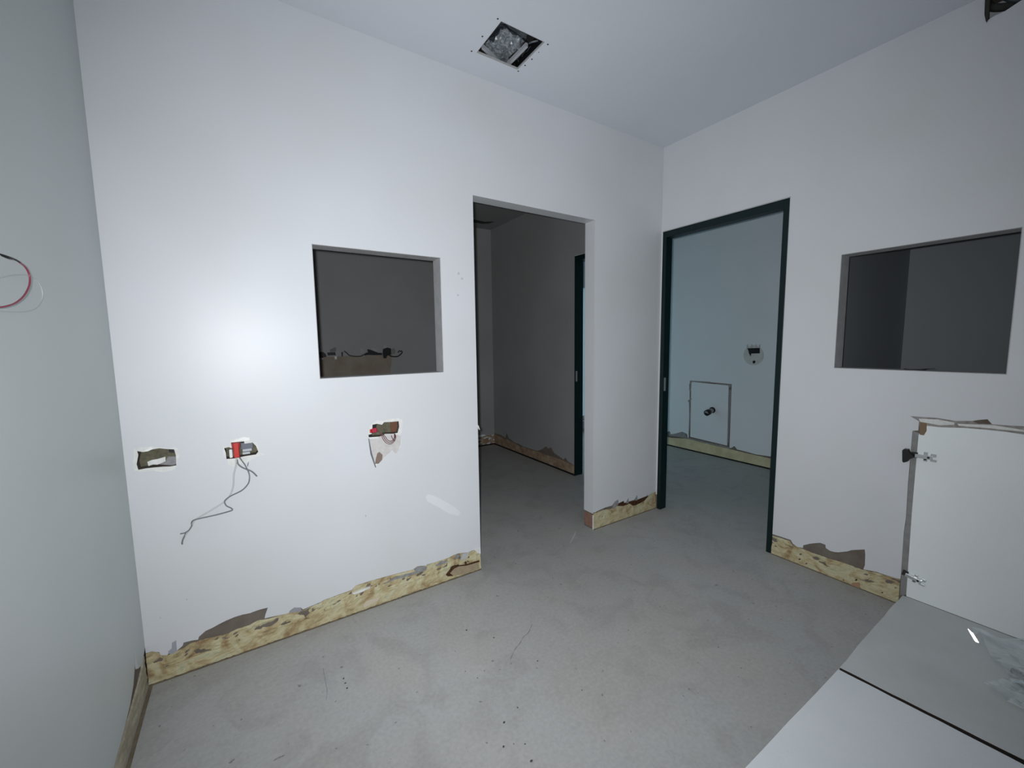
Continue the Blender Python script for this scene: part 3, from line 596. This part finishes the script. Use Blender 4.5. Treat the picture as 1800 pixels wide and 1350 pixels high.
# thing on the sill of window_2
tag(tube('dark_cable_end', [at(1588, 648, 'x', 0.075), at(1600, 650.5, 'x', 0.07), at(1618, 650.5, 'x', 0.07), at(1632, 648.5, 'x', 0.085), at(1644, 648, 'x', 0.092)], lambda t: 0.0012 + 0.0036 * math.sin(math.pi * min(1, t * 1.3)) , M_BLACK, None), 'thin black cable end lying on the sill of the right wall opening', 'cable')

# ------------------------------------------------------------------ ceiling hole with the film wrapped lamp
bm = bmesh.new()
for lo, hi in (((x0c - .004, y0c - .02, H + .016), (x0c, y1c + .02, H + .06)), ((x1c, y0c - .02, H + .016), (x1c + .004, y1c + .02, H + .06))): box_bm(lo, hi, bm)
hr = struct(link('trim_1', bm, M_BLACK))
bm = bmesh.new()
prism_bm([rect(x0c, y0c, x1c, y1c), rect(x0c + .002, y0c + .002, x1c - .002, y1c - .002)], -0.0005, 0.0092, 'CEIL', bm)
struct(link('trim_2', bm, M_PLASTER))
lampq = [at(u, v, 'z', 2.735) for u, v in ((848, 75), (887, 112), (926, 72), (886, 44))]
ctr = sum(lampq, Vector()) / 4
lr = empty('recessed_ceiling_lamp', ctr, 'recessed square ceiling lamp wrapped in crumpled clear film, tilted in the ceiling hole', 'lamp')
def bar(name, a, b, w, h, m, par):
    t = (b - a).normalized(); n = Vector((-t.y, t.x, 0)).normalized()
    bm = bmesh.new(); vs = []
    for z in (0, h):
        for s_ in (-w / 2, w / 2):
            vs.append(bm.verts.new(a + n * s_ + Vector((0, 0, z)))); vs.append(bm.verts.new(b + n * s_ + Vector((0, 0, z))))
    for f in ((0, 1, 3, 2), (4, 5, 7, 6), (0, 1, 5, 4), (2, 3, 7, 6), (0, 2, 6, 4), (1, 3, 7, 5)): bm.faces.new([vs[i] for i in f])
    return link(name, bm, m, par)
M_RAIL = mat('painted_lamp_rail', (0.42, 0.43, 0.46), 0.5)
lo_ = [p + Vector((0, 0, -0.026)) for p in lampq]
for i in (0, 1): bar('frame_rail', lo_[i], lo_[(i + 1) % 4], 0.013, 0.018, M_RAIL, lr)
def crumple(name, quad, n, amp, freq, m, par, dome=0.0, seed=0.0, dirn=Vector((0, 0, 1))):
    bm = bmesh.new(); g = []
    for i in range(n + 1):
        row = []
        for j in range(n + 1):
            s, t = i / n, j / n
            p = quad[0] * (1 - s) * (1 - t) + quad[1] * s * (1 - t) + quad[2] * s * t + quad[3] * (1 - s) * t
            q = p * freq + Vector((seed, seed * 2, 0))
            h = abs(noise.noise(q)) * amp + abs(noise.noise(q * 2.3 + Vector((5, 1, 2)))) * amp * 0.5
            h += dome * 16 * s * (1 - s) * t * (1 - t)
            row.append(bm.verts.new(p + dirn * h))
        g.append(row)
    for i in range(n):
        for j in range(n):
            bm.faces.new([g[i][j], g[i + 1][j], g[i + 1][j + 1]]); bm.faces.new([g[i][j], g[i + 1][j + 1], g[i][j + 1]])
    return link(name, bm, m, par)
low = [p.lerp(ctr, 0.06) + Vector((0, 0, 0.004)) for p in lampq]
crumple('plastic_film', low, 18, 0.042, 19, M_FILM, lr, 0.004, 2.0, Vector((0, 0, -1)))
up = [p + Vector((0, 0, 0.03)) for p in lampq]
crumple('reflector', up, 6, 0.012, 18, mat('foil_reflector', (0.16, 0.18, 0.20), 0.25, metallic=0.8), lr, 0.02, 5.0)
crumple('plastic_film', [up[3], low[3], low[2], up[2]], 6, 0.015, 18, M_FILM, lr, 0.0, 7.0, (up[2] + up[3] - lampq[0] - lampq[1]).normalized())
fix(lr)
cc = empty('ceiling_cable', Vector((-1.42, -0.18, H + 0.03)), 'black corrugated cable loops beside the film wrapped lamp in the ceiling hole', 'cable')
for k in range(4):
    a = at(898 + k * 9, 112 - k * 7, 'z', H + 0.03); b = at(908 + k * 8, 100 - k * 7, 'z', H + 0.05); c = at(912 + k * 8, 112 - k * 7, 'z', H + 0.03)
    tube('cable_loop', [a + Vector((0, 0, .05)), a, b.lerp(c, .2), c, c + Vector((0, 0, .05))], 0.0035, M_BLACK, cc)
tube('cable_loop', [at(930, 76, 'z', H + .05), at(938, 73, 'z', H + .03), at(948, 72, 'z', H + .045), at(952, 78, 'z', H + 0.09)], 0.004, M_GREYW, cc)
fix(cc)
bx = box_bm((x0c - 0.12, y0c - 0.12, H + 0.20), (x1c + 0.12, y1c + 0.12, H + 0.203)); struct(link('trim_3', bx, M_DARK))
for u, v in ((875, 33), (848, 64), (829, 90), (963, 78), (935, 104), (923, 115), (911, 125), (947, 92)):
    c = at(u, v, 'z', H); r_ = 0.0042 if (u, v) != (947, 92) else 0.0025
    prism('screw_hole', [[(c.x + r_ * math.cos(k * math.pi / 5), c.y + r_ * math.sin(k * math.pi / 5)) for k in range(10)]], -0.0006, 0.002, 'CEIL', M_BLACK, ceiling)
bm = prism_bm([FH], -0.0026, 0.02, 'CEIL')
struct(link('hole_shade_plug', bm, M_BLACK))  # black plug added so the rear ceiling hole shows as dark shade
# torn duct and hole, top right of the right wall
td = empty('torn_duct', Vector((0.03, -1.66, 2.62)), 'dark crumpled duct end in the broken hole high on the right wall under the ceiling', 'duct')
for k in range(3):
    y = -1.56 - k * 0.05
    tube('duct_fold', [(0.045, y + 0.02, 2.68), (0.02 - k * .004, y - 0.005, 2.64), (0.03, y - 0.05, 2.625), (0.06, y - 0.09, 2.66)], 0.014, mat('dark_foil', (0.07, 0.08, 0.085), 0.4, metallic=0.3) if k == 1 else M_DARK, td, seg=8)
prism('torn_lip', [[(-1.541, 2.69), (-1.544, 2.62), (-1.552, 2.583), (-1.557, 2.60), (-1.556, 2.69)]], -0.006, 0.001, 'B', M_DARK, td)
fix(td)

# ------------------------------------------------------------------ hatch in the right wall
hatch = empty('wall_hatch', Vector((0.01, -1.9, 0.05)), 'large white hatch board closing the opening low in the right wall, ragged plaster round it', 'hatch')
bt = tr('B', [(262, 182), (350, 192), (500, 196), (640, 207), (780, 222), (900, 240)], O8, S8)
bl = tr('B', [(125, 1280), (140, 1050), (160, 760), (182, 500), (205, 240)], O8, S8)
prism('hatch_board', [[(bl[0][0], 0.052)] + bl[1:] + bt + [(-2.44, bt[-1][1]), (-2.44, 0.052)]], 0.0008, 0.016, 'B', M_PANEL, hatch)
prism('recess_strip', [[(hatch_left[-1][0] - 0.002, 0.045)] + [(u - 0.001, v) for u, v in hatch_left[::-1][1:]] + [(bl[-1][0] - 0.02, bl[-1][1])] + [(u - 0.02, v) for u, v in bl[::-1][1:]]], 0.0015, 0.004, 'B', mat('cement_grey_recess', (0.22, 0.22, 0.215), 0.9, base2=(0.28, 0.28, 0.27), noise_scale=25), hatch)
prism('recess_strip', [[(u, v - 0.001) for u, v in hatch_top[2:]] + [(-2.44, hatch_top[-1][1]), (-2.44, bt[-1][1] - 0.02)] + [(u, v - 0.012) for u, v in bt[::-1]] + [(-1.46, bt[0][1] - 0.01)]], 0.0015, 0.004, 'B', mat('torn_plaster_edge', (0.36, 0.34, 0.32), 0.9, base2=(0.20, 0.18, 0.165), noise_scale=35, bump=0.8), hatch)
prism('plaster_lip', [tr('B', [(205, 135), (330, 140), (440, 160), (440, 175), (340, 178), (215, 155)], O8, S8)], 0.0005, 0.003, 'B', M_WHITEPL, hatch)
prism('plaster_lip', [tr('B', [(460, 168), (700, 178), (900, 210), (900, 222), (690, 200), (470, 182)], O8, S8)], 0.0005, 0.003, 'B', M_WHITEPL, hatch)
prism('brown_patch', [tr('B', [(560, 153), (600, 145), (658, 141), (685, 170), (600, 168)], O8, S8)], 0.0005, 0.003, 'B', M_BROWN, hatch)
prism('plaster_lip', [tr('B', [(152, 121), (205, 132), (209, 150), (185, 146)], O8, S8)], 0.001, 0.006, 'B', M_GREYPL, hatch)
prism('wood_piece', [tr('B', [(212, 158), (258, 165), (258, 215), (240, 245), (212, 240)], O8, S8)], 0.0, 0.008, 'B', M_WOOD, hatch)
def hinge(cx, cy, ang, sc_=1.0):
    c = P('B', (cx, cy), O8, S8); h = bmesh.new()
    R_ = Matrix.Rotation(ang, 3, 'X')
    def bx_(y0, z0, y1, z1, d0, d1): 
        b = bmesh.new(); box_bm((d0, -y1, z0), (d1, -y0, z1), b, 0.0012)
        return b
    o = None
    parts = [('hinge_arm', (-0.020, -0.007, 0.026, 0.006, -0.012, 0.003), M_CHROME), ('hinge_wing', (0.002, 0.004, 0.012, 0.017, -0.006, 0.004), M_CHROME), ('hinge_wing', (0.002, -0.017, 0.012, -0.006, -0.006, 0.004), M_CHROME),
             ('hinge_wing', (0.020, 0.003, 0.034, 0.014, -0.006, 0.004), M_CHROME), ('hinge_wing', (0.020, -0.014, 0.036, -0.006, -0.006, 0.004), M_CHROME), ('hinge_screw', (0.013, -0.003, 0.019, 0.003, -0.0145, -0.004), M_BLACK), ('hinge_screw', (0.004, -0.012, 0.010, -0.007, -0.009, 0.0), M_BLACK), ('hinge_cup', (-0.030, -0.010, -0.014, 0.010, -0.004, 0.008), M_DARK)]
    root = None
    for nm, (y0, z0, y1, z1, d0, d1), m in parts:
        b = bx_(y0, z0, y1, z1, d0, d1)
        for v in b.verts: v.co = R_ @ (v.co * 1.3) + Vector((c.x, c.y, c.z))
        if root is None:
            root = link('hinge', b, m, hatch)
        else: link(nm, b, m, root)
    return root
hinge(235, 382, math.radians(0)); hinge(168, 1178, math.radians(12))
prism('knob', [tr('B', [(110, 338), (118, 330), (146, 334), (152, 352), (178, 370), (180, 388), (152, 396), (142, 412), (118, 418), (110, 408)], O8, S8)], -0.030, -0.0003, 'B', M_BLACK, hatch)
fix(hatch)
for o in hatch.children:
    if o.name.startswith('hinge'):
        o['label'] = 'chrome cabinet hinge screwed to the board edge'

# ------------------------------------------------------------------ two boards lying on the floor
xg0, xg1 = -0.798, -0.769
def gapx(y): return xg0 + (xg1 - xg0) * ((y + 1.464) / (-1.908 + 1.464))
gl = []; gr_ = []
y = -1.464; k = 0
while y > -2.75:
    wv = 0.0035 * noise.noise(Vector((y * 14, 2, 0))) ; gw = 0.0065 + 0.005 * min(1, (-1.464 - y) * 2) + 0.003 * noise.noise(Vector((y * 9, 7, 1)))
    gl.append((gapx(y) + wv - gw, y)); gr_.append((gapx(y) + wv * 0.6 + gw, y)); y -= 0.03; k += 1
fzb = lambda u, v, d: Vector((u, v, 0.05 - d))
ragtop = rag([(-0.0, -1.452), (-0.4, -1.454), (gr_[0][0], -1.463)], 0.002, 0.06)
b2_ = prism('floor_board', [ragtop + gr_ + [(-0.0, -2.75)]], 0, 0.05, fzb, M_BOARD2)
prism('cut_edge_and_gap_shade', [gr_ + [(x - 0.0012, y_) for x, y_ in gr_[::-1]]], 0.0004, 0.049, fzb, M_SHADOWGAP, b2_)  # dark strip painted on the board edge as the shade inside the gap
tag(b2_, 'dusty grey board lying on the floor against the white hatch, with the plastic bag on it', 'board')
ragl = rag([(gl[0][0], -1.464), (-1.2, -1.463), (-1.62, -1.462)], 0.0012, 0.08)
b1_ = prism('floor_board', [ragl + [(-1.62, -2.75)] + gl[::-1]], 0, 0.05, fzb, M_BOARD)
tag(b1_, 'clean pale grey board lying on the floor nearer the camera, in the bottom right corner', 'board')
# plastic bag on the far board
bag = empty('plastic_bag', Vector((-0.3, -1.95, 0.05)), 'crumpled clear plastic bag with dark fittings inside, on the dusty grey board', 'bag')
q1 = [Vector((-0.10, -1.695, 0.054)), Vector((-0.42, -1.86, 0.054)), Vector((-0.55, -2.35, 0.054)), Vector((-0.03, -2.25, 0.054))]
crumple('bag_film', q1, 22, 0.060, 9, M_FILM2, bag, 0.045, 1.3)
q2 = [Vector((-0.36, -1.82, 0.053)), Vector((-0.475, -1.785, 0.053)), Vector((-0.60, -2.05, 0.053)), Vector((-0.44, -2.20, 0.053))]
crumple('bag_film', q2, 14, 0.026, 12, M_FILM2, bag, 0.008, 4.1)
M_STEEL = mat('dark_steel_fitting', (0.03, 0.035, 0.045), 0.45)
tube('dark_fitting', [(-0.30, -1.83, 0.066), (-0.33, -1.90, 0.07), (-0.36, -1.98, 0.072), (-0.37, -2.08, 0.072)], lambda t: 0.010 + 0.020 * t, M_STEEL, bag)
tube('dark_fitting', [(-0.44, -1.93, 0.068), (-0.40, -1.99, 0.074), (-0.34, -2.06, 0.07)], 0.015, M_STEEL, bag)
gc = at(1713, 1121, 'z', 0.062); nn = (CAM - gc).normalized(); tx = nn.cross(Vector((0, 0, 1))).normalized(); ty = nn.cross(tx)
gb = bmesh.new(); gv = [gb.verts.new(gc - tx * a * 0.0008 - ty * b * 0.0008) for a, b in ((26, -32), (2, -14), (-26, 32), (-6, 18))]
gb.faces.new(gv); link('glint_facet', gb, M_FILM2, bag)  # facet added and turned to the camera so the bag shows a glint
tube('bright_fitting', [(-0.33, -1.93, 0.082), (-0.36, -1.95, 0.084)], 0.009, M_CHROME, bag, smooth=2)
fix(bag)

# ------------------------------------------------------------------ cable loops at the left edge, in front of the left wall
def lp(u, v, d): return at(u, v, 'x', -L + d)
ll = empty('red_cable_loop', lp(10, 500, 0.03), 'black and wine red cable loop sticking out of the left wall', 'cable')
tube('black_sleeve', [lp(-30, 447, 0.004), lp(-14, 444, 0.025), lp(0, 447, 0.035), lp(16, 452, 0.04), lp(28, 457, 0.042), lp(36, 462, 0.042)], 0.0016, M_BLACK, ll)
tube('sleeve_end', [lp(4, 449, 0.036), lp(14, 453, 0.040), lp(22, 454.5, 0.041)], 0.0021, M_BLACK, ll)
tube('red_wire', [lp(34, 461, 0.042), lp(45, 470, 0.043), lp(52, 486, 0.044), lp(51, 503, 0.044), lp(42, 520, 0.042), lp(28, 532, 0.038), lp(12, 538, 0.033), lp(-5, 540, 0.026), lp(-25, 536, 0.012), lp(-32, 530, 0.004)], 0.0016, M_LOOPRED, ll)
fix(ll)
tag(tube('white_wire_loop', [lp(-34, 498, 0.003), lp(-20, 494, 0.008), lp(0, 488, 0.010), lp(25, 483, 0.012), lp(50, 484, 0.012), lp(66, 494, 0.012), lp(74, 510, 0.012), lp(74, 525, 0.012), lp(64, 540, 0.012), lp(48, 547, 0.011), lp(20, 548, 0.009), lp(-10, 545, 0.007), lp(-36, 538, 0.003)], 0.00085, M_WHITEW),
    'thin white wire loop against the left wall behind the red cable loop', 'wire')

# ------------------------------------------------------------------ grit on the screed, crack and marks
grit = []
for u, v, r in ((886, 1270, 4), (885, 1313, 4), (934, 1338, 4.5), (910, 1244, 2.5), (868, 1121, 2.5), (945, 1162, 2.5), (820, 1108, 3), (1023, 1213, 2), (923, 1308, 2.5), (903, 1308, 2), (604, 1193, 3), (607, 1201, 3), (610, 1210, 3), (818, 1180, 1.8), (839, 1192, 1.8), (800, 1145, 1.6)):
    c = at(u, v, 'z', 0); r_ = r * 0.0011 * (c - CAM).length / 1.9
    bm = bmesh.new(); bmesh.ops.create_icosphere(bm, subdivisions=1, radius=1)
    a = random.uniform(0, 3)
    for w_ in bm.verts:
        p = w_.co * random.uniform(0.75, 1.2); w_.co = Vector((c.x + r_ * (p.x * 1.3 * math.cos(a) - p.y * math.sin(a)), c.y + r_ * (p.x * 1.3 * math.sin(a) + p.y * math.cos(a)), 0.3 * r_ * (p.z + 1)))
    tag(link('grit_crumb', bm, M_CHIP), 'tiny dark grit crumb on the bare screed floor', 'grit', 'grit crumbs scattered on the screed floor')
def ribbon(name, pts, w, m, parent):
    bm = bmesh.new(); Pp = spline([at(u, v, 'z', 0) for u, v in pts], 5); prev = None
    for i, p in enumerate(Pp):
        t = (Pp[min(i + 1, len(Pp) - 1)] - Pp[max(i - 1, 0)]).normalized(); n = Vector((-t.y, t.x, 0)) * w * random.uniform(0.3, 1)
        cur = (bm.verts.new(p + n + Vector((0, 0, .0006))), bm.verts.new(p - n + Vector((0, 0, .0006))))
        if prev: bm.faces.new([prev[0], cur[0], cur[1], prev[1]])
        prev = cur
    return link(name, bm, m, parent)
M_CRACK = mat('dirt_in_crack', (0.20, 0.20, 0.19), 0.9)
ribbon('crack', [(935, 1098), (929, 1112), (920, 1120), (913, 1132), (905, 1142), (897, 1160)], 0.0022, M_CRACK, floor)
ribbon('scratch', [(568, 1175), (572, 1198), (575, 1215), (573, 1232)], 0.0012, M_CRACK, floor)
ribbon('scratch', [(1002, 955), (1008, 944), (1012, 935)], 0.008, mat('pale_scrape', (0.52, 0.52, 0.50), 0.7), floor)
ribbon('scratch', [(480, 1338), (490, 1332), (500, 1328)], 0.003, M_CRACK, floor)
